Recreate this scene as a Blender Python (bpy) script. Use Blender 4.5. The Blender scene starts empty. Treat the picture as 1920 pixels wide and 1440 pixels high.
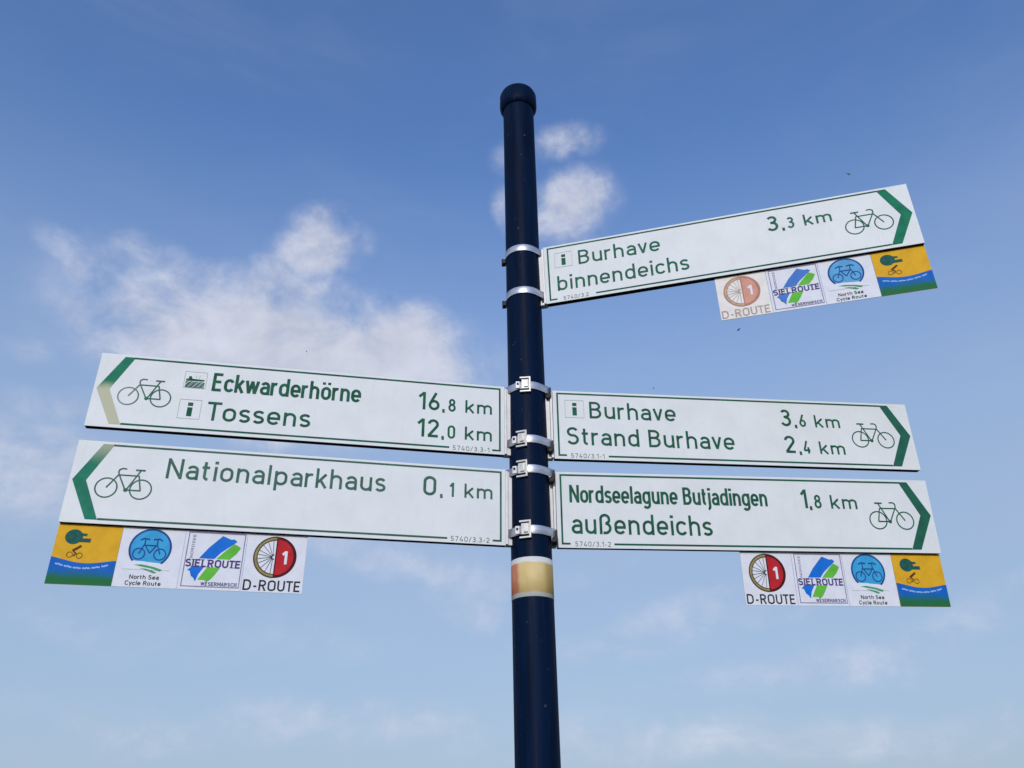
import bpy, bmesh, math, random
from mathutils import Matrix, Vector
random.seed(7)
S = bpy.context.scene
C = S.collection
PI = math.pi
Z0 = 2.7331                      # height of the middle of the sign group above the ground
# ------------------------------------------------------------------ camera
YAW, PIT, ROL = -0.019925, 0.507762, -0.019987
CAM = Vector((0.0, -1.96672, Z0 - 1.08311))
fw = Vector((math.sin(YAW)*math.cos(PIT), math.cos(YAW)*math.cos(PIT), math.sin(PIT)))
r0 = fw.cross(Vector((0, 0, 1))).normalized(); u0 = r0.cross(fw)
r1 = r0*math.cos(ROL) + u0*math.sin(ROL); u1 = -r0*math.sin(ROL) + u0*math.cos(ROL)
cd = bpy.data.cameras.new('camera'); cam = bpy.data.objects.new('camera', cd); C.objects.link(cam)
M = Matrix.Identity(4)
for i in range(3):
    M[i][0], M[i][1], M[i][2], M[i][3] = r1[i], u1[i], -fw[i], CAM[i]
cam.matrix_world = M
cd.sensor_width = 36; cd.lens = 36*1554.806/1920; cd.clip_end = 20000; cd.clip_start = 0.05
S.camera = cam
# ------------------------------------------------------------------ sun, sky, exposure
SUN_EL, SUN_AZ = math.radians(22), math.radians(184)      # azimuth clockwise from +Y: behind the camera
sdir = Vector((math.sin(SUN_AZ)*math.cos(SUN_EL), math.cos(SUN_AZ)*math.cos(SUN_EL), math.sin(SUN_EL)))
sl = bpy.data.lights.new('sun', 'SUN'); sl.energy = 2.3; sl.angle = math.radians(0.55); sl.color = (1.0, 0.955, 0.9)
so = bpy.data.objects.new('sun', sl); C.objects.link(so)
so.rotation_euler = (-sdir).to_track_quat('-Z', 'Y').to_euler(); so.location = sdir*30
S.view_settings.view_transform = 'Standard'; S.view_settings.look = 'None'
S.view_settings.gamma = 1.0; S.view_settings.exposure = 0.0; S.view_settings.use_curve_mapping = False
S.cycles.max_bounces = 6

W = bpy.data.worlds.new('World'); S.world = W; W.use_nodes = True
nt = W.node_tree; nt.nodes.clear()


class NG:
    """small helper that chains shader nodes"""
    def __init__(s, tree): s.t = tree

    def n(s, typ, **k):
        nd = s.t.nodes.new(typ)
        for a, b in k.items(): setattr(nd, a, b)
        return nd

    def put(s, sock, v):
        if v is None: return
        if isinstance(v, bpy.types.NodeSocket): s.t.links.new(v, sock)
        else: sock.default_value = v

    def m(s, op, a, b=None, c=None, clamp=False):
        nd = s.n('ShaderNodeMath', operation=op, use_clamp=clamp)
        for i, v in enumerate((a, b, c)): s.put(nd.inputs[i], v)
        return nd.outputs[0]

    def vm(s, op, a, b=None, out=0, scale=None):
        nd = s.n('ShaderNodeVectorMath', operation=op)
        s.put(nd.inputs[0], a); s.put(nd.inputs[1], b)
        if scale is not None: s.put(nd.inputs[3], scale)
        return nd.outputs[out]

    def noise(s, vec, scale, detail=4, rough=.5, dist=0., w=None):
        nd = s.n('ShaderNodeTexNoise')
        s.put(nd.inputs['Vector'], vec)
        nd.inputs['Scale'].default_value = scale; nd.inputs['Detail'].default_value = detail
        nd.inputs['Roughness'].default_value = rough; nd.inputs['Distortion'].default_value = dist
        return nd.outputs

    def mr(s, v, a, b, c=0., d=1., smooth=True):
        nd = s.n('ShaderNodeMapRange', interpolation_type='SMOOTHSTEP' if smooth else 'LINEAR')
        s.put(nd.inputs[0], v)
        for i, x in enumerate((a, b, c, d)): s.put(nd.inputs[i+1], x)
        return nd.outputs[0]

    def mix(s, f, a, b, blend='MIX'):
        nd = s.n('ShaderNodeMix', data_type='RGBA', blend_type=blend)
        s.put(nd.inputs[0], f); s.put(nd.inputs[6], a); s.put(nd.inputs[7], b)
        return nd.outputs[2]

    def comb(s, x, y, z=0.):
        nd = s.n('ShaderNodeCombineXYZ')
        for i, v in enumerate((x, y, z)): s.put(nd.inputs[i], v)
        return nd.outputs[0]


g = NG(nt)
tc = g.n('ShaderNodeTexCoord'); D = tc.outputs['Generated']
sky = g.n('ShaderNodeTexSky', sky_type='NISHITA', sun_disc=False, sun_elevation=SUN_EL, sun_rotation=SUN_AZ)
sky.altitude = 0; sky.air_density = 1.5; sky.dust_density = 1.0; sky.ozone_density = 6.0
skyc = g.mix(1.0, sky.outputs[0], (.99, 1.02, 1.24, 1), 'MULTIPLY')
sx = g.n('ShaderNodeSeparateXYZ'); g.put(sx.inputs[0], D)
az = g.m('ARCTAN2', sx.outputs[0], sx.outputs[1])
el = g.m('ARCSINE', sx.outputs[2])
# pale damp air that thickens towards the horizon
skyc = g.mix(g.mr(el, .28, .82, .80, .02), skyc, (2.38, 3.08, 4.15, 1))
# clouds live on the sphere of directions; edges are torn by fractal noise
wn = g.noise(D, 5.5, 5, .55)
warp = g.vm('SCALE', g.vm('SUBTRACT', wn[1], (0.5, 0.5, 0.5)), scale=0.11)
wsep = g.n('ShaderNodeSeparateXYZ'); g.put(wsep.inputs[0], warp)
azw = g.m('ADD', az, wsep.outputs[0]); elw = g.m('ADD', el, wsep.outputs[2])
puffs = [  # azimuth, elevation, half width, half height, tilt, density
    (-.325, .525, .215, .075, -.04, 1.05), (-.175, .545, .090, .055, -.25, 1.0), (-.42, .545, .09, .060, .1, .9),
    (-.36, .600, .10, .038, .1, .62), (-.315, .668, .056, .040, .35, .80), (-.350, .630, .05, .035, .3, .60), (-.262, .672, .034, .028, 0, .34),
    (-.590, .580, .060, .018, -.35, .36), (-.53, .602, .030, .018, .1, .42), (-.50, .560, .06, .028, -.3, .55),
    (-.47, .607, .035, .022, .1, .45), (-.26, .600, .07, .030, -.1, .45), (-.43, .595, .045, .03, 0, .5),
    (-.625, .475, .035, .014, 0, .24), (-.60, .345, .10, .055, .05, .50), (-.56, .425, .08, .022, .1, .32),
    (.072, .788, .052, .024, .12, .55), (.078, .708, .056, .032, .25, .84), (-.018, .710, .022, .022, 0, .55), (-.012, .765, .028, .026, 0, .3),
    (.200, .232, .13, .020, .1, .32), (.090, .205, .12, .022, 0, .32), (-.08, .250, .05, .024, -.1, .30),
    (.37, .176, .18, .024, .1, .34), (-.17, .30, .15, .026, -.1, .36), (.05, .29, .14, .018, .1, .2),
    (-.36, .20, .22, .022, 0, .22), (.28, .10, .35, .022, 0, .35), (-.25, .12, .35, .022, 0, .3), (.55, .22, .10, .02, .3, .3),
]
tot = None
for (a, e, w, h, t, dn) in puffs:
    dx = g.m('SUBTRACT', azw, a); dy = g.m('SUBTRACT', elw, e)
    ct, st = math.cos(t), math.sin(t)
    X = g.m('ADD', g.m('MULTIPLY', dx, ct/w), g.m('MULTIPLY', dy, st/w))
    Y = g.m('ADD', g.m('MULTIPLY', dx, -st/h), g.m('MULTIPLY', dy, ct/h))
    q = g.m('ADD', g.m('MULTIPLY', X, X), g.m('MULTIPLY', Y, Y))
    v = g.m('MULTIPLY', g.m('EXPONENT', g.m('MULTIPLY', g.m('POWER', q, 1.55), -.55)), dn)
    tot = v if tot is None else g.m('MAXIMUM', tot, v)
# clouds of the same kind over the rest of the sky
far = g.noise(g.vm('MULTIPLY', D, (1, 1, 2.2)), 2.3, 3, .5)[0]
away = g.mr(g.vm('DOT_PRODUCT', D, tuple(fw), out=1), .60, .78, 1., 0.)
tot = g.m('MAXIMUM', tot, g.m('MULTIPLY', g.mr(far, .52, .68), g.m('MULTIPLY', away, .85)))
n1 = g.noise(g.vm('MULTIPLY', D, (1, 1, 1.5)), 13, 9, .62, .3)[0]
n2 = g.noise(D, 34, 6, .6)[0]
tear = g.m('ADD', g.m('MULTIPLY', g.m('SUBTRACT', n1, .5), 1.45), g.m('MULTIPLY', g.m('SUBTRACT', n2, .5), .55))
dens = g.m('ADD', tot, g.m('MULTIPLY', tear, g.mr(tot, .03, .5, .15, 1.)))
cov = g.mr(dens, .02, 1.02, 0., .96)
# faint high veil everywhere
veil = g.m('MULTIPLY', g.mr(g.noise(g.vm('MULTIPLY', D, (1, 1, 3.5)), 3.2, 6, .6, .4)[0], .42, .75), .05)
cov = g.m('MAXIMUM', cov, veil)
shade = g.m('MULTIPLY', g.mr(n1, .3, .7, .90, 1.05), g.mr(wn[0], .3, .7, .95, 1.04))
cloudcol = g.vm('SCALE', (4.25, 4.45, 5.25), scale=shade)
col = g.mix(cov, skyc, cloudcol)
bg = g.n('ShaderNodeBackground'); bg.inputs[1].default_value = 0.15
g.put(bg.inputs[0], col)
wo = g.n('ShaderNodeOutputWorld'); nt.links.new(bg.outputs[0], wo.inputs[0])


# ------------------------------------------------------------------ materials
def lin(r, gg, b):
    return tuple(((c/255)/12.92 if c <= 10 else ((c/255+.055)/1.055)**2.4) for c in (r, gg, b)) + (1,)


def mat(name, col, rough=.5, metal=0., spec=.5, var=.0, vscale=20., bump=0., bscale=80., fade=None, stretch=(1, 1, 1), coat=0.):
    """fade = (axis, from, to, colour, strength): sun-bleached print that runs along a local axis"""
    m = bpy.data.materials.new(name); m.use_nodes = True
    b = m.node_tree.nodes['Principled BSDF']; h = NG(m.node_tree)
    t = h.n('ShaderNodeTexCoord').outputs['Object']
    tv = h.vm('MULTIPLY', t, stretch)
    c = None
    if var:
        nz = h.noise(tv, vscale, 5, .6)[0]
        dark = tuple(x*(1-var) for x in col[:3]) + (1,)
        c = h.mix(h.mr(nz, .35, .65), dark, col)
    if fade:
        ax, a, bb, fc, st = fade
        sp = h.n('ShaderNodeSeparateXYZ'); h.put(sp.inputs[0], t)
        jit = h.m('MULTIPLY', h.m('SUBTRACT', h.noise(t, 45, 3, .5)[0], .5), .012)
        f = h.m('MULTIPLY', h.mr(h.m('ADD', sp.outputs[ax], jit), a, bb), st)
        c = h.mix(f, c if c is not None else col, fc)
    if c is None: b.inputs['Base Color'].default_value = col
    else: h.put(b.inputs['Base Color'], c)
    b.inputs['Roughness'].default_value = rough; b.inputs['Metallic'].default_value = metal
    b.inputs['Specular IOR Level'].default_value = spec
    if coat: b.inputs['Coat Weight'].default_value = coat; b.inputs['Coat Roughness'].default_value = .08
    if bump:
        bp = h.n('ShaderNodeBump'); bp.inputs['Strength'].default_value = bump; bp.inputs['Distance'].default_value = .001
        h.put(bp.inputs['Height'], h.noise(tv, bscale, 4, .6)[0]); h.put(b.inputs['Normal'], bp.outputs[0])
    return m


def pole_mat():
    m = mat('navy_powder_coat', (.0012, .0085, .0320, 1), .5, 0, .05)
    b = m.node_tree.nodes['Principled BSDF']; h = NG(m.node_tree)
    t = h.n('ShaderNodeTexCoord').outputs['Object']
    tone = h.noise(h.vm('MULTIPLY', t, (5, 5, .5)), 7, 5, .6)[0]
    c = h.mix(h.mr(tone, .35, .65), (.0010, .0060, .0230, 1), (.0016, .0100, .0370, 1))
    run = h.noise(h.vm('MULTIPLY', t, (22, 22, .7)), 5, 6, .65)[0]
    c = h.mix(h.m('MULTIPLY', h.mr(run, .56, .80), .30), c, (.035, .042, .055, 1))
    chip = h.noise(h.vm('MULTIPLY', t, (1, 1, .8)), 95, 3, .5)[0]
    c = h.mix(h.m('MULTIPLY', h.mr(chip, .70, .76), .7), c, (.07, .075, .08, 1))
    h.put(b.inputs['Base Color'], c)
    h.put(b.inputs['Roughness'], h.mr(run, .4, .7, .42, .62))
    bp = h.n('ShaderNodeBump'); bp.inputs['Strength'].default_value = .2; bp.inputs['Distance'].default_value = .001
    h.put(bp.inputs['Height'], h.noise(t, 240, 3, .6)[0]); h.put(b.inputs['Normal'], bp.outputs[0])
    return m


def panel_mat():
    m = bpy.data.materials.new('white_reflective_sheeting'); m.use_nodes = True
    b = m.node_tree.nodes['Principled BSDF']; h = NG(m.node_tree)
    t = h.n('ShaderNodeTexCoord').outputs['Object']
    streak = h.noise(h.vm('MULTIPLY', t, (14, 1.6, 1)), 6, 5, .6)[0]
    blot = h.noise(t, 9, 6, .65)[0]
    fine = h.noise(t, 240, 2, .5)[0]
    c = h.mix(h.mr(blot, .3, .75), WHITE, tuple(x*.92 for x in WHITE[:3])+(1,))
    c = h.mix(h.m('MULTIPLY', h.mr(streak, .52, .8), .20), c, (.50, .54, .50, 1))
    c = h.mix(h.m('MULTIPLY', h.mr(fine, .60, .78), .12), c, (.42, .45, .40, 1))
    h.put(b.inputs['Base Color'], c)
    b.inputs['Roughness'].default_value = .55
    b.inputs['Specular IOR Level'].default_value = .2
    return m


WHITE = (.735, .765, .785, 1)
GR = (.012, .165, .095, 1); GRD = (.004, .115, .065, 1)
MT = {
    'panel': panel_mat(),
    'frame': mat('dark_anodised_frame', (.022, .024, .028, 1), .45, 0, .4, .4, 30),
    'alu': mat('pale_aluminium', (.74, .73, .74, 1), .5, .15, .3, .12, 18, .15, 120, stretch=(1, 1, .2)),
    'steel': mat('stainless_strap', (.66, .66, .72, 1), .40, .85, .5, .2, 25, .12, 60, stretch=(1, 1, 5)),
    'buckle': mat('bright_buckle_steel', (.68, .67, .64, 1), .48, .30, .5, .25, 90, .2, 200),
    'darklug': mat('weathered_dark_steel', (.020, .019, .022, 1), .6, .3, .4, .5, 60),
    'pole': pole_mat(),
    'txt': mat('green_print', (.020, .125, .078, 1), .62, 0, .08, .35, 40),
    'txt_faded': mat('weathered_green_print', (.065, .165, .130, 1), .62, 0, .08, .3, 40),
    'txt_pale': mat('pale_green_print', (.030, .150, .100, 1), .62, 0, .08, .3, 40),
    'line': mat('green_border_print', (.018, .120, .080, 1), .62, 0, .08, .4, 12),
    'line_faded': mat('weathered_border_print', (.060, .150, .115, 1), .62, 0, .08, .4, 12),
    'thin': mat('thin_grey_print', (.20, .235, .215, 1), .62, 0, .08, .25, 60),
    'box': mat('pictogram_outline', (.48, .50, .50, 1), .62, 0, .08, .25, 60),
    'arrow_dark': mat('deep_green_arrow', GRD, .4, 0, .4, .25, 30),
    'arrow_mid': mat('green_arrow', (.014, .195, .110, 1), .62, 0, .08, .25, 30),
    'arrow_bleach_low': mat('bleached_arrow', (.020, .200, .120, 1), .62, 0, .08, .2, 30, fade=(1, -.072, -.100, (.50, .50, .36, 1), 1.)),
    'arrow_bleach_top': mat('bleached_arrow_top', (.022, .205, .130, 1), .62, 0, .08, .2, 30, fade=(1, -.062, -.004, (.34, .39, .29, 1), 1.)),
    'bike_faded': mat('bleached_bicycle_print', (.045, .15, .11, 1), .62, 0, .08, .2, 30, fade=(0, .120, .070, (.24, .30, .27, 1), .8)),
    'pwhite': mat('white_plaque_print', (.72, .74, .82, 1), .62, 0, .08, .06, 30),
    'pwhite_old': mat('sun_bleached_white_print', (.80, .765, .74, 1), .62, 0, .08, .08, 30),
    'black': mat('black_print', (.030, .035, .045, 1), .62, 0, .08, .3, 60),
    'brown_faint': mat('bleached_brown_print', (.47, .38, .33, 1), .62, 0, .08, .2, 60),
    'red': mat('red_print', (.50, .022, .030, 1), .62, 0, .08, .2, 30),
    'red_edge': mat('maroon_print', (.075, .010, .016, 1), .62, 0, .08, .2, 30),
    'salmon': mat('bleached_red_print', (.66, .33, .25, 1), .62, 0, .08, .15, 30),
    'salmon_edge': mat('bleached_maroon_print', (.47, .22, .17, 1), .62, 0, .08, .15, 30),
    'gold': mat('olive_gold_print', (.34, .27, .10, 1), .62, 0, .08, .25, 60),
    'gold_old': mat('bleached_gold_print', (.58, .43, .30, 1), .62, 0, .08, .25, 60),
    'brown': mat('dark_rim_print', (.060, .050, .038, 1), .62, 0, .08, .25, 60),
    'sky_disc': mat('light_blue_print', (.050, .36, .68, 1), .62, 0, .08, .15, 30),
    'sky_disc_old': mat('weathered_light_blue_print', (.115, .38, .68, 1), .62, 0, .08, .15, 30),
    'navy': mat('dark_blue_print', (.018, .075, .29, 1), .62, 0, .08, .15, 30),
    'swoosh': mat('green_swoosh_print', (.07, .32, .16, 1), .62, 0, .08, .15, 30),
    'blue': mat('blue_stripe_print', (.012, .16, .66, 1), .62, 0, .08, .15, 30),
    'blue_old': mat('weathered_blue_print', (.07, .20, .58, 1), .62, 0, .08, .15, 30),
    'lime': mat('lime_stripe_print', (.13, .50, .055, 1), .62, 0, .08, .15, 30),
    'purple': mat('purple_print', (.085, .055, .23, 1), .62, 0, .08, .2, 60),
    'purple_line': mat('lilac_outline_print', (.27, .23, .40, 1), .62, 0, .08, .2, 60),
    'yellow': mat('golden_yellow_print', (.72, .40, .025, 1), .62, 0, .08, .12, 25),
    'teal': mat('teal_print', (.020, .115, .100, 1), .62, 0, .08, .3, 120),
    'seagreen': mat('blue_to_green_print', (.010, .13, .52, 1), .62, 0, .08, .12, 30, fade=(1, -.096, -.122, (.020, .145, .050, 1), 1.)),
    'pale_line': mat('pale_blue_print', (.38, .55, .82, 1), .62, 0, .08, .1, 30),
    'rust': mat('red_brown_print', (.13, .05, .02, 1), .62, 0, .08, .2, 60),
    'insect': mat('dark_insect', (.02, .018, .015, 1), .5),
}


def rail_mat():
    return MT['alu']


# ------------------------------------------------------------------ object helpers
def mesh_obj(name, bm, material, parent=None, smooth=False, loc=None):
    me = bpy.data.meshes.new(name); bm.normal_update(); bm.to_mesh(me); bm.free()
    me.materials.append(material)
    if smooth:
        for p in me.polygons: p.use_smooth = True
    o = bpy.data.objects.new(name, me); C.objects.link(o)
    if parent is not None: o.parent = parent
    if loc is not None: o.location = loc
    return o


def tag(o, label, cat, group=None):
    o['label'] = label; o['category'] = cat
    if group: o['group'] = group
    return o


def empty(name, mtx, label, cat, group=None):
    o = bpy.data.objects.new(name, None); o.empty_display_size = .05; C.objects.link(o)
    o.matrix_world = mtx
    return tag(o, label, cat, group)


def add_box(bm, x0, x1, y0, y1, z0, z1, bev=0.):
    vs = [bm.verts.new(p) for p in ((x0, y0, z0), (x1, y0, z0), (x1, y1, z0), (x0, y1, z0), (x0, y0, z1), (x1, y0, z1), (x1, y1, z1), (x0, y1, z1))]
    fs = [bm.faces.new([vs[i] for i in f]) for f in ((3, 2, 1, 0), (4, 5, 6, 7), (0, 1, 5, 4), (1, 2, 6, 5), (2, 3, 7, 6), (3, 0, 4, 7))]
    if bev:
        es = list({e for f in fs for e in f.edges})
        bmesh.ops.bevel(bm, geom=es, offset=bev, segments=2, affect='EDGES', profile=.6)
    return fs


def strip(bm, pts, w, z, closed=False):
    """flat ribbon of constant width along a polyline, mitred"""
    P = []
    for p in pts:
        if not P or (p[0]-P[-1][0])**2+(p[1]-P[-1][1])**2 > 1e-12: P.append(p)
    if closed and (P[0][0]-P[-1][0])**2+(P[0][1]-P[-1][1])**2 < 1e-12: P.pop()
    n = len(P)
    if n < 2: return
    L, R = [], []
    for i in range(n):
        a = P[i-1] if (i > 0 or closed) else None
        b = P[i]; c = P[(i+1) % n] if (i < n-1 or closed) else None
        def nrm(p, q):
            dx, dy = q[0]-p[0], q[1]-p[1]; l = math.hypot(dx, dy) or 1e-9
            return (-dy/l, dx/l)
        n1 = nrm(a, b) if a else None; n2 = nrm(b, c) if c else None
        if n1 and n2:
            mx, my = n1[0]+n2[0], n1[1]+n2[1]; l = math.hypot(mx, my)
            if l < .3: mx, my, k = n2[0], n2[1], 1
            else:
                mx, my = mx/l, my/l; k = min(1.6, 1/max(.3, mx*n2[0]+my*n2[1]))
        else:
            mx, my = n1 or n2; k = 1
        L.append(bm.verts.new((b[0]+mx*k*w/2, b[1]+my*k*w/2, z)))
        R.append(bm.verts.new((b[0]-mx*k*w/2, b[1]-my*k*w/2, z)))
    for i in range(n if closed else n-1):
        j = (i+1) % n
        bm.faces.new((R[i], R[j], L[j], L[i]))


def poly(bm, pts, z):
    f = bm.faces.new([bm.verts.new((x, y, z)) for x, y in pts])
    f.normal_update()
    if f.normal.z < 0: f.normal_flip()
    bmesh.ops.triangulate(bm, faces=[f])


def disc_pts(cx, cy, rx, ry=None, a0=0, a1=360, n=40):
    ry = ry or rx
    return [(cx+rx*math.cos(math.radians(a0+(a1-a0)*i/n)), cy+ry*math.sin(math.radians(a0+(a1-a0)*i/n))) for i in range(n+1)]


# ------------------------------------------------------------------ road-sign lettering drawn as strokes
def arc(cx, cy, rx, ry, a0, a1, n=9):
    return disc_pts(cx, cy, rx, ry, a0, a1, n)


B_, XH, CAP, DS = .07, .65, .93, -.20
def bowl(w=.40, b=B_, t=XH):
    r = min(.21, (t-b)/2); h = w/2
    return arc(h, t-r, h, r, 180, 0, 12)+arc(h, b+r, h, r, 0, -180, 12)+[(0, t-r)]
def ov(cx, cy, rx, ry): return arc(cx, cy, rx, ry, 90, -270, 20)


GL = {  # glyph: (width, [polylines])
 'o': (.40, [bowl()]), 'O': (.50, [bowl(.50, B_, CAP)]), '0': (.42, [bowl(.42, B_, CAP)]),
 'a': (.37, [[(.37, B_-.07), (.37, .46)]+arc(.19, .46, .18, .19, 0, 155, 9), [(.37, .395), (.165, .395)]+arc(.165, .2325, .165, .1625, 90, 270, 9)+[(.22, .07), (.37, .12)]]),
 'b': (.40, [[(0, 1.0), (0, 0)], arc(.2, .44, .2, .21, 178, 0)+arc(.2, .28, .2, .21, 0, -178)]),
 'c': (.37, [arc(.2, .44, .2, .21, 28, 180)+arc(.2, .28, .2, .21, 180, 332)]),
 'd': (.40, [[(.4, 1.0), (.4, 0)], arc(.2, .44, .2, .21, 2, 180)+arc(.2, .28, .2, .21, 180, 358)]),
 'e': (.40, [[(0.03, .345), (.4, .345), (.4, .44)]+arc(.2, .44, .2, .21, 0, 180)+arc(.2, .28, .2, .21, 180, 325)]),
 'g': (.40, [arc(.2, .44, .2, .21, 2, 180)+arc(.2, .28, .2, .21, 180, 358), [(.4, .72), (.4, -.04)]+arc(.2, -.04, .2, .17, 0, -150)]),
 'h': (.38, [[(0, 1.0), (0, 0)], arc(.19, .45, .19, .20, 178, 0)+[(.38, 0)]]),
 'n': (.38, [[(0, .72), (0, 0)], arc(.19, .45, .19, .20, 178, 0)+[(.38, 0)]]),
 'm': (.64, [[(0, .72), (0, 0)], arc(.16, .48, .16, .17, 178, 0)+[(.32, 0)], arc(.48, .48, .16, .17, 178, 0)+[(.64, 0)]]),
 'r': (.24, [[(0, .72), (0, 0)], arc(.19, .45, .19, .20, 178, 70)]),
 'i': (.0, [[(0, .72), (0, 0)], [(0, .99), (0, .85)]]),
 'j': (.0, [[(0, .72), (0, -.06)]+arc(-.13, -.06, .13, .15, 0, -95), [(0, .99), (0, .85)]]),
 'k': (.34, [[(0, 1.0), (0, 0)], [(.35, .71), (.03, .28)], [(.13, .40), (.36, .005)]]),
 'l': (.0, [[(0, 1.0), (0, 0)]]),
 'p': (.40, [[(0, .72), (0, -.26)], arc(.2, .44, .2, .21, 178, 0)+arc(.2, .28, .2, .21, 0, -178)]),
 's': (.34, [arc(.175, .51, .165, .14, 25, 180, 8)+arc(.175, .51, .165, .14, 180, 255, 5)+arc(.17, .21, .17, .15, 75, 0, 5)+arc(.17, .21, .17, .14, 0, -155, 9)]),
 't': (.26, [[(.08, .93), (.08, .21)]+arc(.21, .21, .13, .14, 180, 275, 6), [(-.04, .65), (.25, .65)]]),
 'u': (.38, [[(.38, .72), (.38, 0)], [(0, .72), (0, .27)]+arc(.19, .27, .19, .20, 180, 358)]),
 'v': (.38, [[(.01, .72), (.19, .03)], [(.37, .72), (.19, .03)]]),
 'w': (.62, [[(0, .72), (.15, .02)], [(.31, .70), (.15, .02)], [(.31, .70), (.47, .02)], [(.62, .72), (.47, .02)]]),
 'y': (.38, [[(.01, .72), (.19, .05)], [(.37, .72), (.12, -.24)]]),
 'ß': (.42, [[(0, 0), (0, .75)]+arc(.19, .75, .19, .19, 180, 0)+[(.38, .70)]+arc(.22, .70, .16, .16, 0, -85, 5), arc(.20, .30, .22, .235, 88, -90)+[(.10, .065)]]),
 'ö': (.40, [bowl(), [(.05, .98), (.05, .85)], [(.35, .98), (.35, .85)]]),
 'B': (.44, [[(0, 1), (0, 0)], [(0, .93), (.22, .93)]+arc(.22, .735, .19, .195, 90, -90)+[(0, .54)], [(0, .54), (.22, .54)]+arc(.22, .305, .22, .235, 90, -90)+[(0, .07)]]),
 'C': (.46, [arc(.25, .68, .25, .25, 25, 180)+arc(.25, .32, .25, .25, 180, 335)]),
 'D': (.50, [[(0, 1), (0, 0)], [(0, .93), (.22, .93)]+arc(.22, .65, .28, .28, 90, 0)+arc(.22, .35, .28, .28, 0, -90)+[(0, .07)]]),
 'E': (.40, [[(0, 1), (0, 0)], [(0, .93), (.42, .93)], [(0, .52), (.37, .52)], [(0, .07), (.42, .07)]]),
 'G': (.48, [arc(.25, .68, .25, .25, 25, 180)+arc(.25, .32, .25, .25, 180, 360)+[(.5, .48), (.28, .48)]]),
 'A': (.52, [[(0, 0), (.26, .99)], [(.52, 0), (.26, .99)], [(.1, .3), (.42, .3)]]),
 'H': (.46, [[(0, 1), (0, 0)], [(.46, 1), (.46, 0)], [(0, .52), (.46, .52)]]),
 'I': (.0, [[(0, 1), (0, 0)]]),
 'L': (.36, [[(0, 1), (0, 0)], [(0, .07), (.38, .07)]]),
 'M': (.60, [[(0, 1), (0, 0)], [(.60, 1), (.60, 0)], [(0, .98), (.3, .3)], [(.6, .98), (.3, .3)]]),
 'N': (.50, [[(0, 1), (0, 0)], [(.5, 1), (.5, 0)], [(0, .97), (.5, .03)]]),
 'R': (.44, [[(0, 1), (0, 0)], [(0, .93), (.22, .93)]+arc(.22, .71, .21, .22, 90, -90)+[(0, .49)], [(.22, .49), (.45, 0)]]),
 'S': (.44, [arc(.22, .725, .21, .205, 28, 180, 9)+arc(.22, .725, .21, .205, 180, 250, 5)+arc(.22, .30, .22, .235, 75, 0, 5)+arc(.22, .30, .22, .23, 0, -155, 9)]),
 'T': (.46, [[(-.04, .93), (.50, .93)], [(.23, .93), (.23, 0)]]),
 'U': (.46, [[(0, 1), (0, .31)]+arc(.23, .31, .23, .24, 180, 360, 12)+[(.46, 1)]]),
 'W': (.70, [[(0, 1), (.17, .02)], [(.35, .95), (.17, .02)], [(.35, .95), (.53, .02)], [(.70, 1), (.53, .02)]]),
 'Y': (.46, [[(0, 1), (.23, .48)], [(.46, 1), (.23, .48)], [(.23, .48), (.23, 0)]]),
 '1': (.22, [[(-.02, .72), (.22, .97)], [(.22, 1.0), (.22, 0)]]),
 '2': (.42, [arc(.21, .72, .20, .21, 175, -35, 12)+[(.0, .07)], [(-.03, .07), (.44, .07)]]),
 '3': (.42, [arc(.21, .745, .18, .185, 150, -85, 12)+[(.13, .55)], [(.15, .55)]+arc(.20, .305, .21, .235, 80, -155, 12)]),
 '4': (.46, [[(.27, 1.0), (0, .25)], [(-.02, .25), (.48, .25)], [(.34, .50), (.34, 0)]]),
 '5': (.42, [[(.39, .93), (.06, .93), (.04, .50)], arc(.19, .32, .21, .25, 130, -155, 14)]),
 '6': (.42, [ov(.21, .295, .20, .225), [(.30, 1.0), (.035, .40)]]),
 '7': (.42, [[(-.02, .93), (.43, .93)], [(.42, .93), (.13, 0)]]),
 '8': (.42, [ov(.21, .735, .17, .19), ov(.21, .30, .205, .23)]),
 ',': (.06, [[(.07, .14), (.07, .03), (0, -.13)]]), '.': (.0, [[(0, 0), (0, .14)]]),
 '/': (.34, [[(0, -.06), (.34, 1.0)]]), '-': (.22, [[(0, .38), (.24, .38)]]),
}
SIDE = {'v': -.05, 'w': -.03, 'T': -.07, 'r': -.04, 'o': -.02, 'e': -.02, 'a': -.02, 's': -.03, 't': -.03, 'c': -.03, 'k': -.02, '/': -.02, 'Y': -.06, 'A': -.05, 'y': -.05}


def text_width(s):
    x = 0
    for i, ch in enumerate(s):
        if ch == ' ': x += .56; continue
        x += GL[ch][0]
        if i < len(s)-1 and s[i+1] != ' ': x += .265 + SIDE.get(ch, 0) + SIDE.get(s[i+1], 0)
    return x


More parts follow.
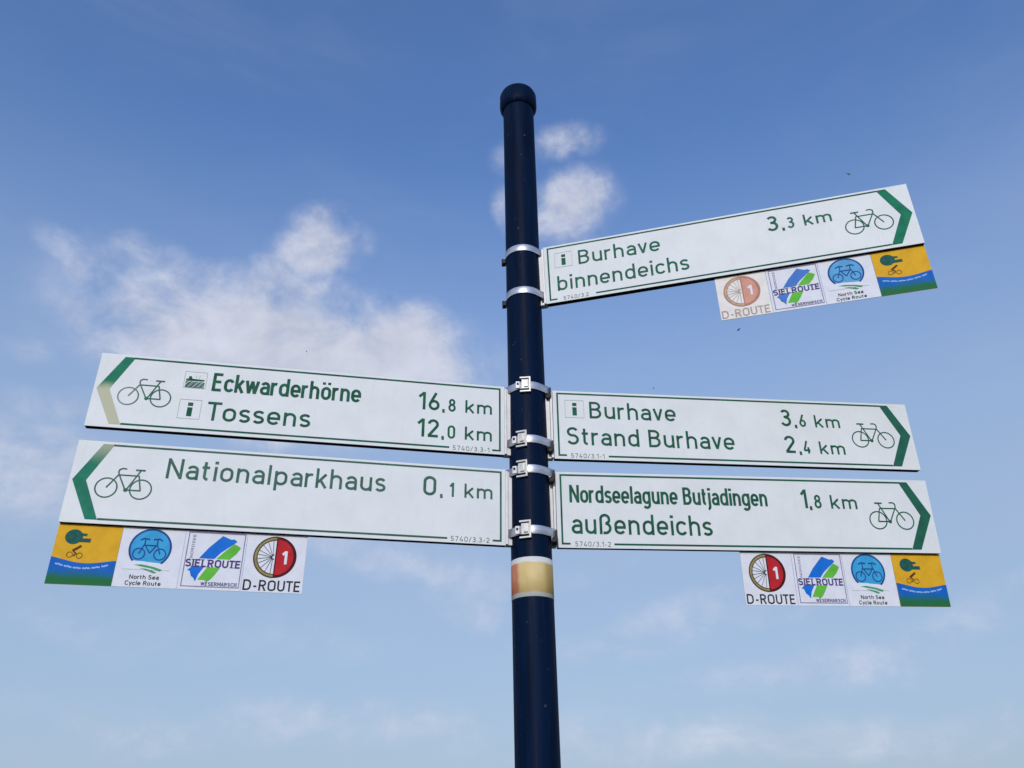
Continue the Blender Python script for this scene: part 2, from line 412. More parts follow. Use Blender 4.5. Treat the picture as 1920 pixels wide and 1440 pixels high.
def text_mesh(bm, s, x0, x1, base, cap, stroke=.135, z=.0006, serif=False):
    """writes s between x0 and x1; the stroke keeps its width when the word is condensed"""
    w = cap*stroke; nat = text_width(s)
    sx = (x1-x0-w)/nat/cap if nat > .01 else 1
    x = 0
    for i, ch in enumerate(s):
        if ch == ' ': x += .56; continue
        gw, pl = GL[ch]
        for k, pts in enumerate(pl):
            P = [(x0+w/2+(x+px)*sx*cap, base+py*cap) for px, py in pts]
            cl = len(P) > 15 and abs(P[0][0]-P[-1][0]) < 1e-7 and abs(P[0][1]-P[-1][1]) < 1e-7
            wk = w*(1.25 if ch in 'ij.' and len(pts) == 2 and abs(pts[0][1]-pts[1][1]) < .2 else 1)
            strip(bm, P, wk, z+k*3e-5, cl)
            if serif and len(pts) == 2 and pts[0][0] == pts[1][0] and ch != '.':
                for q in (P[0], P[-1]):
                    dy = -.04*cap if q[1] > base+cap/2 else .04*cap
                    strip(bm, [(q[0]-.15*cap*sx-w*.3, q[1]+dy), (q[0]+.15*cap*sx+w*.3, q[1]+dy)], .08*cap, z+1.5e-4)
        x += gw
        if i < len(s)-1 and s[i+1] != ' ': x += .265 + SIDE.get(ch, 0) + SIDE.get(s[i+1], 0)


# ------------------------------------------------------------------ ground (out of frame, it carries the post)
def ground():
    bm = bmesh.new(); n = 48; R = 900
    rings = [0, 2, 5, 12, 30, 80, 200, 450, R]
    c = bm.verts.new((0, 0, 0)); prev = None
    for r in rings[1:]:
        cur = [bm.verts.new((r*math.cos(2*PI*i/n), r*math.sin(2*PI*i/n), 0)) for i in range(n)]
        for i in range(n):
            j = (i+1) % n
            if prev is None: bm.faces.new((c, cur[i], cur[j]))
            else: bm.faces.new((prev[i], cur[i], cur[j], prev[j]))
        prev = cur
    m = bpy.data.materials.new('meadow'); m.use_nodes = True; h = NG(m.node_tree)
    t = h.n('ShaderNodeTexCoord').outputs['Object']
    c1 = h.mix(h.mr(h.noise(t, .6, 8, .65)[0], .3, .7), (.035, .065, .018, 1), (.085, .10, .035, 1))
    c1 = h.mix(h.mr(h.noise(t, 30, 4, .6)[0], .4, .7), c1, (.03, .05, .015, 1))
    b = m.node_tree.nodes['Principled BSDF']; h.put(b.inputs['Base Color'], c1); b.inputs['Roughness'].default_value = .9
    o = mesh_obj('ground', bm, m); o['kind'] = 'structure'
    bm = bmesh.new(); add_box(bm, -60, 60, -3.4, -.7, -.05, .012)
    o = mesh_obj('path', bm, mat('path_asphalt', (.07, .068, .065, 1), .9, 0, .3, .3, 40, .6, 200)); o['kind'] = 'structure'


ground()

# ------------------------------------------------------------------ post
PR = .0500


def lathe(bm, prof, n=64, cx=0., cy=0.):
    rows = []
    for r, z in prof:
        rows.append([bm.verts.new((cx+r*math.cos(2*PI*i/n), cy+r*math.sin(2*PI*i/n), z)) for i in range(n)])
    for a, b in zip(rows, rows[1:]):
        for i in range(n):
            j = (i+1) % n
            bm.faces.new((a[i], a[j], b[j], b[i]))
    for row, flip in ((rows[0], True), (rows[-1], False)):
        f = row[::-1] if flip else row
        try: bm.faces.new(f)
        except ValueError: pass


def autosmooth(o, ang=35):
    me = o.data
    for p in me.polygons: p.use_smooth = True
    me.set_sharp_from_angle(angle=math.radians(ang))
    return o


post = empty('signpost_pole', Matrix.Identity(4), 'tall navy blue steel pole in the middle carrying all the signs', 'pole')
bm = bmesh.new(); lathe(bm, [(PR, .0), (PR, 1.2), (PR, 2.4), (PR, 3.775)], 96); autosmooth(mesh_obj('shaft', bm, MT['pole'], post))
bm = bmesh.new(); lathe(bm, [(.0505, 3.772), (.0545, 3.776), (.0605, 3.788), (.0610, 3.800), (.0605, 3.838), (.056, 3.850), (.040, 3.858), (.016, 3.862)], 64)
autosmooth(mesh_obj('cap', bm, MT['pole'], post), 50)
bm = bmesh.new(); lathe(bm, [(.11, .012), (.11, .028), (.066, .03), (.056, .10), (.051, .11)], 64); autosmooth(mesh_obj('base_flange', bm, MT['pole'], post), 30)
# small grey screw head high on the shaft
bm = bmesh.new(); bmesh.ops.create_uvsphere(bm, u_segments=12, v_segments=8, radius=.0038)
a = math.radians(-90+20.5)
o = mesh_obj('screw', bm, mat('dull_screw', (.06, .065, .08, 1), .45, .8), post, True, (PR*math.cos(a), PR*math.sin(a), 3.619))

# ------------------------------------------------------------------ weathered sticker round the pole
def sticker():
    m = bpy.data.materials.new('weathered_sticker'); m.use_nodes = True; h = NG(m.node_tree)
    t = h.n('ShaderNodeTexCoord').outputs['Object']
    sp = h.n('ShaderNodeSeparateXYZ'); h.put(sp.inputs[0], t)
    X, Z = sp.outputs[0], sp.outputs[2]
    blot = h.noise(t, 22, 5, .6)[0]
    j = h.m('MULTIPLY', h.m('SUBTRACT', blot, .5), .012)
    yel = h.mix(h.mr(blot, .3, .7), (.58, .43, .16, 1), (.66, .50, .23, 1))
    yel = h.mix(h.mr(h.m('ADD', X, j), .024, .040), yel, (.44, .30, .09, 1))
    yel = h.mix(h.mr(h.m('ADD', X, j), -.027, -.037), yel, (.58, .19, .09, 1))
    e1 = h.mr(h.m('ADD', Z, j), .0325, .0375)
    e2 = h.mr(h.m('ADD', Z, h.m('MULTIPLY', j, -1)), -.034, -.040)
    c = h.mix(h.m('MAXIMUM', e1, e2), yel, (.62, .64, .62, 1))
    c = h.mix(h.m('MULTIPLY', h.mr(h.noise(h.vm('MULTIPLY', t, (4, 4, .6)), 30, 4, .6)[0], .5, .8), .3), c, (.6, .55, .4, 1))
    b = m.node_tree.nodes['Principled BSDF']; h.put(b.inputs['Base Color'], c); b.inputs['Roughness'].default_value = .55
    bm = bmesh.new(); n = 96; r = PR+.0006
    prof = [(PR+.00005, -.0472), (r, -.047), (r, 0), (r, .047), (PR+.00005, .0472)]
    rows = []
    for rr, z in prof:
        rows.append([bm.verts.new((rr*math.cos(2*PI*i/n), rr*math.sin(2*PI*i/n), z)) for i in range(n)])
    for a_, b_ in zip(rows, rows[1:]):
        for i in range(n): bm.faces.new((a_[i], a_[(i+1) % n], b_[(i+1) % n], b_[i]))
    o = mesh_obj('pole_sticker', bm, m, None, True, (0, 0, 2.201))
    tag(o, 'faded yellow and white sticker wrapped round the pole below the lowest clamp', 'sticker')


sticker()

# ------------------------------------------------------------------ strap clamps
def hull(pts):
    pts = sorted(set(pts))
    def half(ps):
        h = []
        for p in ps:
            while len(h) > 1 and (h[-1][0]-h[-2][0])*(p[1]-h[-2][1])-(h[-1][1]-h[-2][1])*(p[0]-h[-2][0]) <= 0: h.pop()
            h.append(p)
        return h
    a, b = half(pts), half(pts[::-1])
    return a[:-1]+b[:-1]


def band(z, left, right, buckle, label):
    e = empty('strap_clamp', Matrix.Translation((0, 0, z)), label, 'clamp', 'steel strap clamps round the pole')
    r = PR+.0016
    pts = [(round(r*math.cos(2*PI*i/72), 6), round(r*math.sin(2*PI*i/72), 6)) for i in range(72)]
    if right: pts += [(.0600, -.016), (.0605, .012), (.0615, -.012)]
    if left: pts += [(-.0600, -.016), (-.0605, .012), (-.0615, -.012)]
    P = hull(pts)
    bm = bmesh.new(); hh = .0108; th = .0011; n = len(P)
    rows = []
    for k in range(n):
        x, y = P[k]; a_, b_ = P[k-1], P[(k+1) % n]
        tx, ty = b_[0]-a_[0], b_[1]-a_[1]; l = math.hypot(tx, ty); nx, ny = ty/l, -tx/l
        rows.append([bm.verts.new((x+nx*o_, y+ny*o_, zz)) for o_, zz in ((0, -hh), (th*.7, -hh), (th, -hh+.0006), (th, hh-.0006), (th*.7, hh), (0, hh))])
    for k in range(n):
        A, B2 = rows[k], rows[(k+1) % n]
        for i in range(6):
            j = (i+1) % 6
            bm.faces.new((A[i], B2[i], B2[j], A[j]))
    autosmooth(mesh_obj('strap', bm, MT['steel'], e), 40)
    # dark toothed feet of the saddle under the strap, where it meets the sign rails
    for s, on in ((1, right), (-1, left)):
        if not on: continue
        bm = bmesh.new(); x0, x1 = (.0512, .0632) if s > 0 else (-.0632, -.0512)
        add_box(bm, x0, x1, -.0175, .012, -.0215, -.0102, .0012)
        add_box(bm, min(s*.0615, s*.0650), max(s*.0615, s*.0650), -.0200, .004, -.017, .008, .0006)
        mesh_obj('saddle_foot', bm, MT['darklug'], e)
    if buckle is not None:
        a_ = math.asin(buckle/PR); ang = -PI/2 + a_
        T = Matrix.Rotation(a_, 4, 'Z') @ Matrix.Translation((0, -(PR+.0045), 0))
        def part(nm, fill, m):
            b2 = bmesh.new(); fill(b2); bmesh.ops.transform(b2, matrix=T, verts=b2.verts)
            mesh_obj(nm, b2, m, e)
        def frame_(b2):
            W2, H2, t = .0145, .0225, .0045
            add_box(b2, -W2, W2, -.003, .002, H2-t, H2, .0008); add_box(b2, -W2, W2, -.003, .002, -H2, -H2+t, .0008)
            add_box(b2, W2-t, W2, -.0032, .0018, -H2+t*.8, H2-t*.8, .0008)
        def ear(b2):
            add_box(b2, -.0098, .0092, -.0016, .0030, -.0125, .0150, .001)
            add_box(b2, -.0035, .0075, -.0052, -.0018, -.0085, .0110, .0012)
        def tail(b2):
            add_box(b2, -.0250, -.0146, -.0012, .0030, -.0100, .0098, .0008)
        def screw(b2):
            for q in range(10):
                pass
            bmesh.ops.create_cone(b2, segments=14, radius1=.0030, radius2=.0024, depth=.004, cap_ends=True,
                                  matrix=Matrix.Translation((-.0195, -.003, .002)) @ Matrix.Rotation(PI/2, 4, 'X'))
        part('buckle_frame', frame_, MT['buckle']); part('buckle_tongue', ear, MT['buckle'])
        part('strap_tail', tail, MT['alu']); part('rivet', screw, MT['darklug'])
    if not left:
        bm = bmesh.new()
        add_box(bm, -.0600, -.0505, -.008, .010, -.0215, -.0070, .001)
        bmesh.ops.create_cone(bm, segments=10, radius1=.0046, radius2=.0046, depth=.022, cap_ends=True,
                              matrix=Matrix.Translation((-.0585, .004, -.012)))
        mesh_obj('clamp_screw', bm, MT['darklug'], e)
    return e


ctr = lambda t, b: (t+b)/2
band(3.170, False, True, None, 'topmost plain silver strap clamp on the pole, without buckle')
band(3.020, False, True, None, 'plain silver strap clamp without buckle, second from the top')
band(2.712, True, True, -.003, 'buckled steel strap clamp at the top of the middle pair of signs')
band(2.5555, True, True, -.0155, 'buckled steel strap clamp at the bottom of the middle pair of signs')
band(2.473, True, True, -.0160, 'buckled steel strap clamp at the top of the lowest pair of signs')
band(2.3145, True, True, -.0120, 'lowest buckled steel strap clamp, just above the yellow sticker')

# ------------------------------------------------------------------ direction signs
H = .1955; L = 1.0; TH = .0185


def sign_matrix(side, th, z, n, a, b):
    d = Vector((math.cos(th)*side, math.sin(th), 0)); up = Vector((0, 0, 1)); m = d.cross(up)*side
    u2 = up*math.cos(b)+m*math.sin(b); m2 = m*math.cos(b)-up*math.sin(b)
    d3 = d*math.cos(a)+u2*math.sin(a); u3 = u2*math.cos(a)-d*math.sin(a)
    o = d*.0659+m*n+Vector((0, 0, z+Z0))
    X = d3
    if side < 0:
        o = o+d3*L; X = -d3
    R = Matrix.Identity(4)
    for i in range(3): R[i][0], R[i][1], R[i][2], R[i][3] = X[i], u3[i], m2[i], o[i]
    return R


def part(root, name, fill, material, label=None, loc=None):
    bm = bmesh.new(); fill(bm); o = mesh_obj(name, bm, material, root, False, loc)
    if label: o['label'] = label
    return o


def bicycle(bm, ox, oy, k, flip, w=.0031, z=.0006):
    f = (lambda x, y: (ox-x*k if flip else ox+x*k, oy+y*k))
    wh = 66
    for i, (cx, cy) in enumerate(((0, 0), (212, 0))):
        strip(bm, [f(*p) for p in disc_pts(cx, cy, wh, wh, 0, 360, 36)], w, z+i*3e-5, True)
    lines = [[(-8, 132), (52, 132)], [(20, 130), (88, -8)], [(30, 92), (146, 92)], [(108, 136), (136, 138), (152, 128), (155, 112), (150, 96), (212, 0)],
             [(148, 92), (94, -9)], [(-2, -9), (96, -9)], [(26, 95), (2, -4)]]
    for i, l in enumerate(lines): strip(bm, [f(*p) for p in l], w*(1.25 if i == 0 else 1), z+(i+3)*3e-5)
    strip(bm, [f(*p) for p in disc_pts(92, -9, 9, 9, 0, 360, 12)], w*.9, z+14*3e-5, True)


def direction_sign(key, side, pose, label, arrow, text, line, bikemat, rows, code):
    """rows: list of (string, x0, x1, baseline, cap, stroke)"""
    root = empty('direction_sign', sign_matrix(side, *pose), label, 'sign', 'green and white bicycle direction signs on the pole')
    X = (lambda u: u) if side > 0 else (lambda u: 1-u)       # u runs from the pole outwards
    part(root, 'panel', lambda b: add_box(b, 0, L, -H, 0, -.0022, 0, .0006), MT['panel'])

    def fr(b):          # hollow back profile, open below
        z1, z0, t = -.0024, -TH, .0016; i = .0006
        add_box(b, i, L-i, -H+i, -i, z0, z0+t)                   # back sheet
        add_box(b, i, L-i, -.0060, -i, z0+t, z1)                 # top wall
        add_box(b, i, i+t, -H+i, -.0060, z0+t, z1); add_box(b, L-i-t, L-i, -H+i, -.0060, z0+t, z1)
        add_box(b, i+t, L-i-t, -H+.0075, -H+.0090, z0+t, z1)     # web set back inside the open channel
        add_box(b, i+t, L-i-t, -H+i, -H+.0075, z1-t, z1)
    part(root, 'back_profile', fr, MT['frame'])
    x0, x1 = sorted((X(-.0065), X(-.0008))); y0, y1 = sorted((X(-.0190), X(-.0068)))
    def rail(b):
        add_box(b, x0, x1, -H+.004, -.003, -.030, -.0022, .0008)
        add_box(b, y0, y1, -H+.004, -.003, -.030, -.0095, .0008)
    part(root, 'mounting_rail', rail, MT['alu'])
    # arrow head
    top, tip, bot = -.0062, -.096, -.1868
    part(root, 'arrow', lambda b: [poly(b, [(X(.921), top), (X(.945), top), (X(.9935), tip), (X(.9645), tip)], .0005),
                                   poly(b, [(X(.9645), tip), (X(.9935), tip), (X(.9480), bot), (X(.9225), bot)], .0005)], MT[arrow[0]], arrow[1])
    lw = .0046
    def border(b):
        ty, by = -.0082, -.1850
        strip(b, [(X(.9235), ty), (X(.0125), ty), (X(.0125), by), (X(.0325), by)], lw, .0005)
        strip(b, [(X(.1425), by), (X(.9225), by)], lw, .0005)
    part(root, 'border_line', border, MT[line])
    part(root, 'bicycle_symbol', lambda b: bicycle(b, X(.846), -.1110, .0735/212, side < 0), MT[bikemat])
    for (s, a, b_, base, cap, st) in rows:
        part(root, 'lettering', lambda bm_: text_mesh(bm_, s, a, b_, base, cap, st), MT[text])
    part(root, 'code_lettering', lambda b: text_mesh(b, code[0], code[1], code[2], -.1915, .0125, .12), MT['thin'])
    return root


def info_box(root, x0, y1, outline=True):
    w = .0505
    if outline: part(root, 'pictogram_outline', lambda b: strip(b, [(x0, y1), (x0+w, y1), (x0+w, y1-w), (x0, y1-w)], .0011, .0005, True), MT['box'])
    def i_(b):
        c = x0+w/2
        poly(b, [(c-.0055, y1-.0075), (c+.0062, y1-.0075), (c+.0062, y1-.0165), (c-.0055, y1-.0165)], .0006)
        poly(b, [(c-.0055, y1-.0205), (c+.0062, y1-.0205), (c+.0062, y1-.0440), (c-.0055, y1-.0440)], .0006)
    part(root, 'information_symbol', i_, MT['txt'])


def ferry_box(root, x0, y1):
    w = .0515
    part(root, 'pictogram_outline', lambda b: strip(b, [(x0, y1), (x0+w, y1), (x0+w, y1-w*.86), (x0, y1-w*.86)], .0011, .0005, True), MT['box'])
    def ship(b):
        poly(b, [(x0+.004, y1-.020), (x0+.009, y1-.0195), (x0+.010, y1-.0125), (x0+.016, y1-.0125), (x0+.0175, y1-.019), (x0+.0475, y1-.0205), (x0+.0455, y1-.0245), (x0+.004, y1-.0255)], .0006)
    part(root, 'ferry_symbol', ship, MT['txt'])
    def sea(b):
        for k in range(5):
            yy = y1-.0285-.0034*k
            strip(b, [(x0+.0035+.0445*i/24, yy+.0008*math.sin(i*1.05+k*1.4)) for i in range(25)], .0022 if k != 4 else .0026, .0006+k*3e-5)
    part(root, 'sea_symbol', sea, MT['txt_faded'])
    part(root, 'mast_symbol', lambda b: [strip(b, [(x0+.027, y1-.017), (x0+.027, y1-.0085)], .0011, .0006), strip(b, [(x0+.0345, y1-.018), (x0+.0345, y1-.0085)], .0011, .0006)], MT['box'])


B1, B2, CP, CS = -.0800, -.1590, .0500, .0365
def km(rows, first, dec, base, side=1, big=.14, u=None):
    """distance such as 3,6 km: large first digits, small decimals"""
    a, b_, c0, c1, k0, k1 = u
    return [(first, a, b_, base, CP, big), (',', c0[0], c0[0]+.006, base, CS*1.05, .17), (dec, c1[0], c1[1], base, CS, .145), ('km', k0, k1, base, CS, .145)]


RS = lambda first, dec, base, a=.6265: km(None, first, dec, base, u=(a if first != '1' else .6435, .6570 if first != '1' else .6605, (.6655, 0), ((.6790, .6985) if dec != '4' else (.6775, .6985)), .7235, .7950))
LS = lambda first, dec, base, a, b_, c: km(None, first, dec, base, u=(a, b_, (c, 0), ((.8520, .8715) if dec != '1' else (.8590, .8705)), .8965, .9665))

s1 = direction_sign('s1', 1, (-.21599, .44802, .0183, .0071, .03544),
    'highest sign, tilted up to the right, reading Burhave binnendeichs, 3,3 km',
    ('arrow_mid', None), 'txt_pale', 'line', 'txt_pale',
    [('Burhave', .1010, .3340, -.0800, .0490, .125), ('binnendeichs', .0355, .4055, -.1585, .0500, .125)] + RS('3', '3', -.0795), ('5740/3.2', .050, .122))
info_box(s1, .032, -.0285, True)
s2 = direction_sign('s2', -1, (-.22796, -.01745, .02291, .00378, .02398),
    'upper left sign with half bleached arrow, reading Eckwarderhörne and Tossens',
    ('arrow_bleach_low', 'green arrow whose lower half is bleached beige'), 'txt', 'line', 'bike_faded',
    [('Eckwarderhörne', .2665, .6285, B1, .0500, .150), ('Tossens', .2640, .5110, -.1595, .0500, .135)]
    + LS('16', '8', -.0850, .7740, .8300, .8370) + LS('12', '0', -.1610, .7740, .8300, .8370), ('5740/3.3-1', .8660, .9600))
ferry_box(s2, .2000, -.0320); info_box(s2, .1995, -.1085)
s3 = direction_sign('s3', -1, (-.23236, -.25562, .02302, .00534, .0298),
    'lower left sign with a single line reading Nationalparkhaus, 0,1 km',
    ('arrow_bleach_top', 'green arrow fading to olive grey at its top'), 'txt_faded', 'line_faded', 'txt_faded',
    [('Nationalparkhaus', .2020, .7040, B1, .0495, .128)] + LS('0', '1', -.0810, .7950, .8265, .8370), ('5740/3.3-2', .8655, .9600))
s4 = direction_sign('s4', 1, (.14004, -.01971, .0229, -.0022, .04068),
    'middle right sign reading Burhave 3,6 km and Strand Burhave 2,4 km',
    ('arrow_dark', None), 'txt', 'line', 'txt',
    [('Burhave', .0980, .3335, -.0780, .0490, .130), ('Strand Burhave', .0340, .4870, -.1550, .0500, .130)] + RS('3', '6', -.0800) + RS('2', '4', -.1580), ('5740/3.1-1', .0430, .1310))
info_box(s4, .0325, -.0270)
s5 = direction_sign('s5', 1, (.13291, -.25066, .0121, .00092, .0842),
    'lowest right sign reading Nordseelagune Butjadingen above außendeichs, with 1,8 km',
    ('arrow_dark', None), 'txt', 'line', 'txt',
    [('Nordseelagune Butjadingen', .0340, .5525, -.0800, .0460, .145), ('außendeichs', .0365, .3980, -.1600, .0520, .130)] + RS('1', '8', -.0825), ('5740/3.1-2', .0440, .1340))

# ------------------------------------------------------------------ route plaques under the signs
PW, PH = .1336, .1330
PY, PZ = -H-.0006, -.0095


def plaque(root, x, label, base='pwhite', w=PW):
    e = empty('route_plaque', root.matrix_world @ Matrix.Translation((x, PY, PZ)), label, 'plaque', 'cycle route plaques hung in rows below the signs')
    part(e, 'board', lambda b: add_box(b, .0004, w-.0004, -PH, -.0004, -.0020, 0, .0005), MT[base])
    return e


def F(fx, fy, w=PW): return (fx*w, -fy*PH)


def wheel_plaque(root, x, where, old=False):
    e = plaque(root, x, ('bleached, pale ' if old else '') + 'plaque with half wheel, half ' + ('salmon' if old else 'red') + ' disc, ' + where, 'pwhite_old' if old else 'pwhite')
    cx, cy = F(.49, .395); r = .348*PW
    rim, gold, red, edge, spoke = (('salmon_edge', 'gold_old', 'salmon', 'salmon_edge', 'brown_faint') if old else ('brown', 'gold', 'red', 'red_edge', 'black'))
    part(e, 'wheel_rim', lambda b: [strip(b, disc_pts(cx, cy, r, r, 90, 270, 40), .0028, .0006), strip(b, disc_pts(cx, cy, r-.0072, r-.0072, 90, 270, 40), .0020, .0006)], MT[rim])
    part(e, 'wheel_tyre', lambda b: strip(b, disc_pts(cx, cy, r-.0040, r-.0040, 90, 270, 40), .0055, .0004), MT[gold])
    def spokes(b):
        for i, a_ in enumerate((100, 118, 137, 158, 172, 188, 203, 222, 241, 260)):
            t = math.radians(a_); rr = r-.008
            strip(b, [(cx-.004+.004*math.cos(t), cy+.004*math.sin(t)), (cx+rr*math.cos(t), cy+rr*math.sin(t))], .0011, .0005+i*2e-5)
        strip(b, disc_pts(cx-.002, cy, .0052, .0052, 90, 270, 14), .0024, .0008)
    part(e, 'spokes', spokes, MT[spoke])
    part(e, 'disc_edge', lambda b: poly(b, disc_pts(cx, cy, r+.001, r+.001, -90, 90, 40), .0004), MT[edge])
    part(e, 'half_disc', lambda b: poly(b, [(cx+.003+(r-.0075)*math.cos(math.radians(t))*.97, cy+(r-.0055)*math.sin(math.radians(t))) for t in range(-90, 91, 5)], .0006), MT[red])
    part(e, 'numeral', lambda b: text_mesh(b, '1', cx+.0145, cx+.0270, cy-.0155, .0300, .19, .0008), MT['pwhite'])
    part(e, 'lettering', lambda b: text_mesh(b, 'D-ROUTE', .0040, PW-.0050, -.972*PH, .178*PH, .150), MT['brown_faint' if old else 'black'])
    return e


def stripe_plaque(root, x, where, old=False):
    e = plaque(root, x, ('slightly faded ' if old else '') + 'plaque with slanting blue and lime stripes, ' + where)
    part(e, 'outline', lambda b: strip(b, [F(.055, .035), F(.965, .035), F(.965, .945), F(.055, .945)], .0020, .0005, True), MT['purple_line'])
    rnd = random.Random(3)
    blue1 = [F(.60, .075), F(.74, .13), F(.80, .125), F(.845, .165), F(.60, .37), F(.515, .475), F(.27, .475), F(.40, .29)]
    blue2 = [F(.175, .62), F(.37, .62), F(.30, .74), F(.265, .865), F(.225, .80), F(.19, .78), F(.155, .69), F(.115, .68)]
    lime1 = [F(.80, .205), F(.87, .235), F(.915, .27), F(.86, .37), F(.76, .475), F(.55, .475), F(.64, .37)]
    lime2 = [F(.42, .62), F(.63, .62), F(.56, .74), F(.505, .82), F(.45, .865), F(.40, .835), F(.30, .835)]
    part(e, 'blue_stripe', lambda b: [poly(b, blue1, .0005), poly(b, blue2, .0005)], MT['blue_old' if old else 'blue'])
    part(e, 'lime_stripe', lambda b: [poly(b, lime1, .0005), poly(b, lime2, .0005)], MT['lime'])
    part(e, 'lettering', lambda b: text_mesh(b, 'SIELROUTE', .065*PW, .950*PW, -.618*PH, .125*PH, .20, .0008, True), MT['purple'])
    part(e, 'small_lettering', lambda b: text_mesh(b, 'WESERMARSCH', .36*PW, .93*PW, -.925*PH, .055*PH, .17, .0008, True), MT['purple'])
    def side_(b):
        text_mesh(b, 'NORDSEE', 0, .40*PW, 0, .045*PH, .15, .0008)
        bmesh.ops.transform(b, matrix=Matrix.Translation((.165*PW, -.47*PH, 0)) @ Matrix.Rotation(PI/2, 4, 'Z'), verts=b.verts)
    part(e, 'side_lettering', side_, MT['purple_line'])
    return e


def sea_plaque(root, x, where, old=False):
    e = plaque(root, x, ('slightly faded ' if old else '') + 'plaque with bicycle in light blue disc, ' + where)
    cx, cy = F(.48, .350); r = .320*PW
    a0 = 42
    part(e, 'disc', lambda b: poly(b, disc_pts(cx, cy, r-.001, r-.001, -a0-8, 180+a0, 48), .0004), MT['sky_disc_old' if old else 'sky_disc'])
    part(e, 'disc_edge', lambda b: strip(b, disc_pts(cx, cy, r, r, -a0-8, 180+a0, 48), .0042, .0006), MT['navy'])
    def wave(b):
        pts = [F(.10, .63), F(.22, .575), F(.40, .570), F(.58, .590), F(.72, .625), F(.84, .670), F(.84, .71), F(.10, .71)]
        poly(b, pts, .00085)
    part(e, 'wave', wave, MT['pwhite'])
    def bike(b):
        k = PW
        f = lambda px, py: (cx+px*k, cy+py*k)
        for i, s in enumerate((-1, 1)):
            strip(b, [f(s*.165+p[0], -.095+p[1]) for p in disc_pts(0, 0, .092, .092, 0, 360, 24)], .0024, .0010+i*3e-5, True)
            strip(b, [f(s*.165, -.095), f(s*.095, .085), f(s*.10, .155)], .0024, .0011+i*3e-5)
            strip(b, [f(s*.03, .150), f(s*.12, .165), f(s*.175, .135)], .0030, .0012+i*3e-5)
            strip(b, [f(s*.095, .06), f(0, -.08)], .0024, .0013+i*3e-5)
        strip(b, [f(-.095, .05), f(.095, .05)], .0024, .00145)
    part(e, 'bicycle_symbol', bike, MT['navy'])
    def sw(b):
        poly(b, [F(.27, .632), F(.39, .622), F(.58, .655), F(.725, .700), F(.69, .725), F(.53, .682), F(.39, .660)], .0010)
        poly(b, [F(.37, .685), F(.48, .692), F(.58, .720), F(.645, .750), F(.60, .760), F(.50, .722)], .00105)
    part(e, 'green_strokes', sw, MT['swoosh'])
    part(e, 'lettering', lambda b: text_mesh(b, 'North Sea', .245*PW, .70*PW, -.865*PH, .070*PH, .15, .0008), MT['black'])
    part(e, 'lettering', lambda b: text_mesh(b, 'Cycle Route', .195*PW, .745*PW, -.965*PH, .070*PH, .15, .0008), MT['black'])
    return e


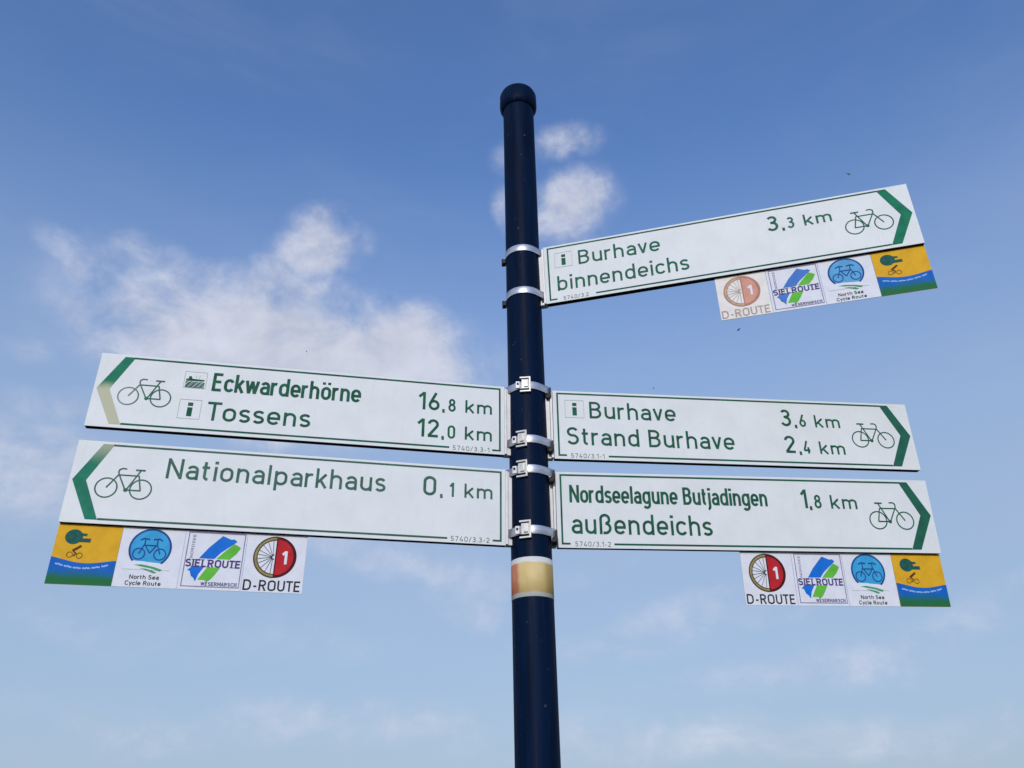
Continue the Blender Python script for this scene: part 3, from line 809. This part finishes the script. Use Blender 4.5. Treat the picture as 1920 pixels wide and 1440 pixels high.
def beach_plaque(root, x, where):
    e = plaque(root, x, 'yellow plaque over blue and green waves, ' + where, 'yellow')
    def wav(b):
        n = 24; top = []
        for i in range(n+1):
            t = i/n; top.append(F(.004+.992*t, .555+.075*math.sin(PI*min(1, t*1.0))**1.3+.03*t))
        poly(b, top+[F(.996, .996), F(.004, .996)], .0004)
    part(e, 'wave', wav, MT['seagreen'])
    def script(b):
        n = 40
        for i in range(n):
            if i % 7 == 6: continue
            t0, t1 = i/n, (i+.78)/n
            f = lambda t: F(.09+.80*t, .665+.065*math.sin(PI*t)+.006*math.sin(t*70))
            strip(b, [f(t0), f(t1)], .0034, .0006+(i % 2)*3e-5)
    part(e, 'wave_script', script, MT['pale_line'])
    part(e, 'spot', lambda b: [poly(b, disc_pts(*F(.275, .215), .135*PW, .125*PH, 0, 360, 30), .0005),
                               poly(b, [F(.34, .145), F(.47, .155), F(.47, .195), F(.34, .195)], .0006), poly(b, [F(.36, .235), F(.54, .235), F(.54, .300), F(.36, .300)], .0006)], MT['teal'])
    part(e, 'rider_symbol', lambda b: [strip(b, [F(.30, .45), F(.37, .40), F(.42, .36)], .0055, .0005), strip(b, [F(.31, .45), F(.36, .49), F(.33, .54)], .0030, .0006),
                                      strip(b, disc_pts(*F(.27, .515), .006, .006, 0, 360, 12), .0012, .0007, True), strip(b, disc_pts(*F(.42, .525), .006, .006, 0, 360, 12), .0012, .0007, True)], MT['rust'])
    return e


for s, nm, old, rev in ((s1, 'hanging under the highest sign', True, False), (s3, 'hanging under the lower left sign', False, True), (s5, 'hanging under the lowest right sign', False, False)):
    xs = (.4652, .5990, .7327, .8664)
    kinds = [('w', wheel_plaque), ('s', stripe_plaque), ('n', sea_plaque), ('b', beach_plaque)]
    for i, (kk, fn) in enumerate(kinds):
        x = xs[i] if not rev else 1-xs[i]-PW
        if kk == 'b': fn(s, x, nm)
        else: fn(s, x, nm, old)

# ------------------------------------------------------------------ a few insects in the air
def insect(loc, label, size=1., rz=0.):
    e = empty('flying_insect', Matrix.Translation(loc) @ Matrix.Rotation(rz, 4, 'Y'), label, 'insect', 'tiny insects in the air')
    bm = bmesh.new(); bmesh.ops.create_uvsphere(bm, u_segments=10, v_segments=6, radius=.0016*size)
    bmesh.ops.scale(bm, vec=(1, 1, 2.4), verts=bm.verts); mesh_obj('body', bm, MT['insect'], e, True)
    for s in (-1, 1):
        bm = bmesh.new(); bmesh.ops.create_uvsphere(bm, u_segments=8, v_segments=6, radius=.002*size)
        bmesh.ops.scale(bm, vec=(1.9, .12, .7), verts=bm.verts)
        bmesh.ops.translate(bm, vec=(s*.0035*size, 0, .001*size), verts=bm.verts)
        mesh_obj('wing', bm, MT['insect'], e, True)


insect((1.58, 1.08, 4.447), 'tiny dark insect in the sky above the highest sign', 1.7, .3)
insect((1.10, 1.66, 3.948), 'tiny dark insect in the sky just below the bleached wheel plaque', 1.8, -.7)
insect((-1.134, 1.675, 3.905), 'tiny dark insect in front of the cloud above the left signs', .9, 1.2)
insect((.668, 1.882, 3.741), 'tiny dark insect just above the middle right sign', 1.0, 1.4)
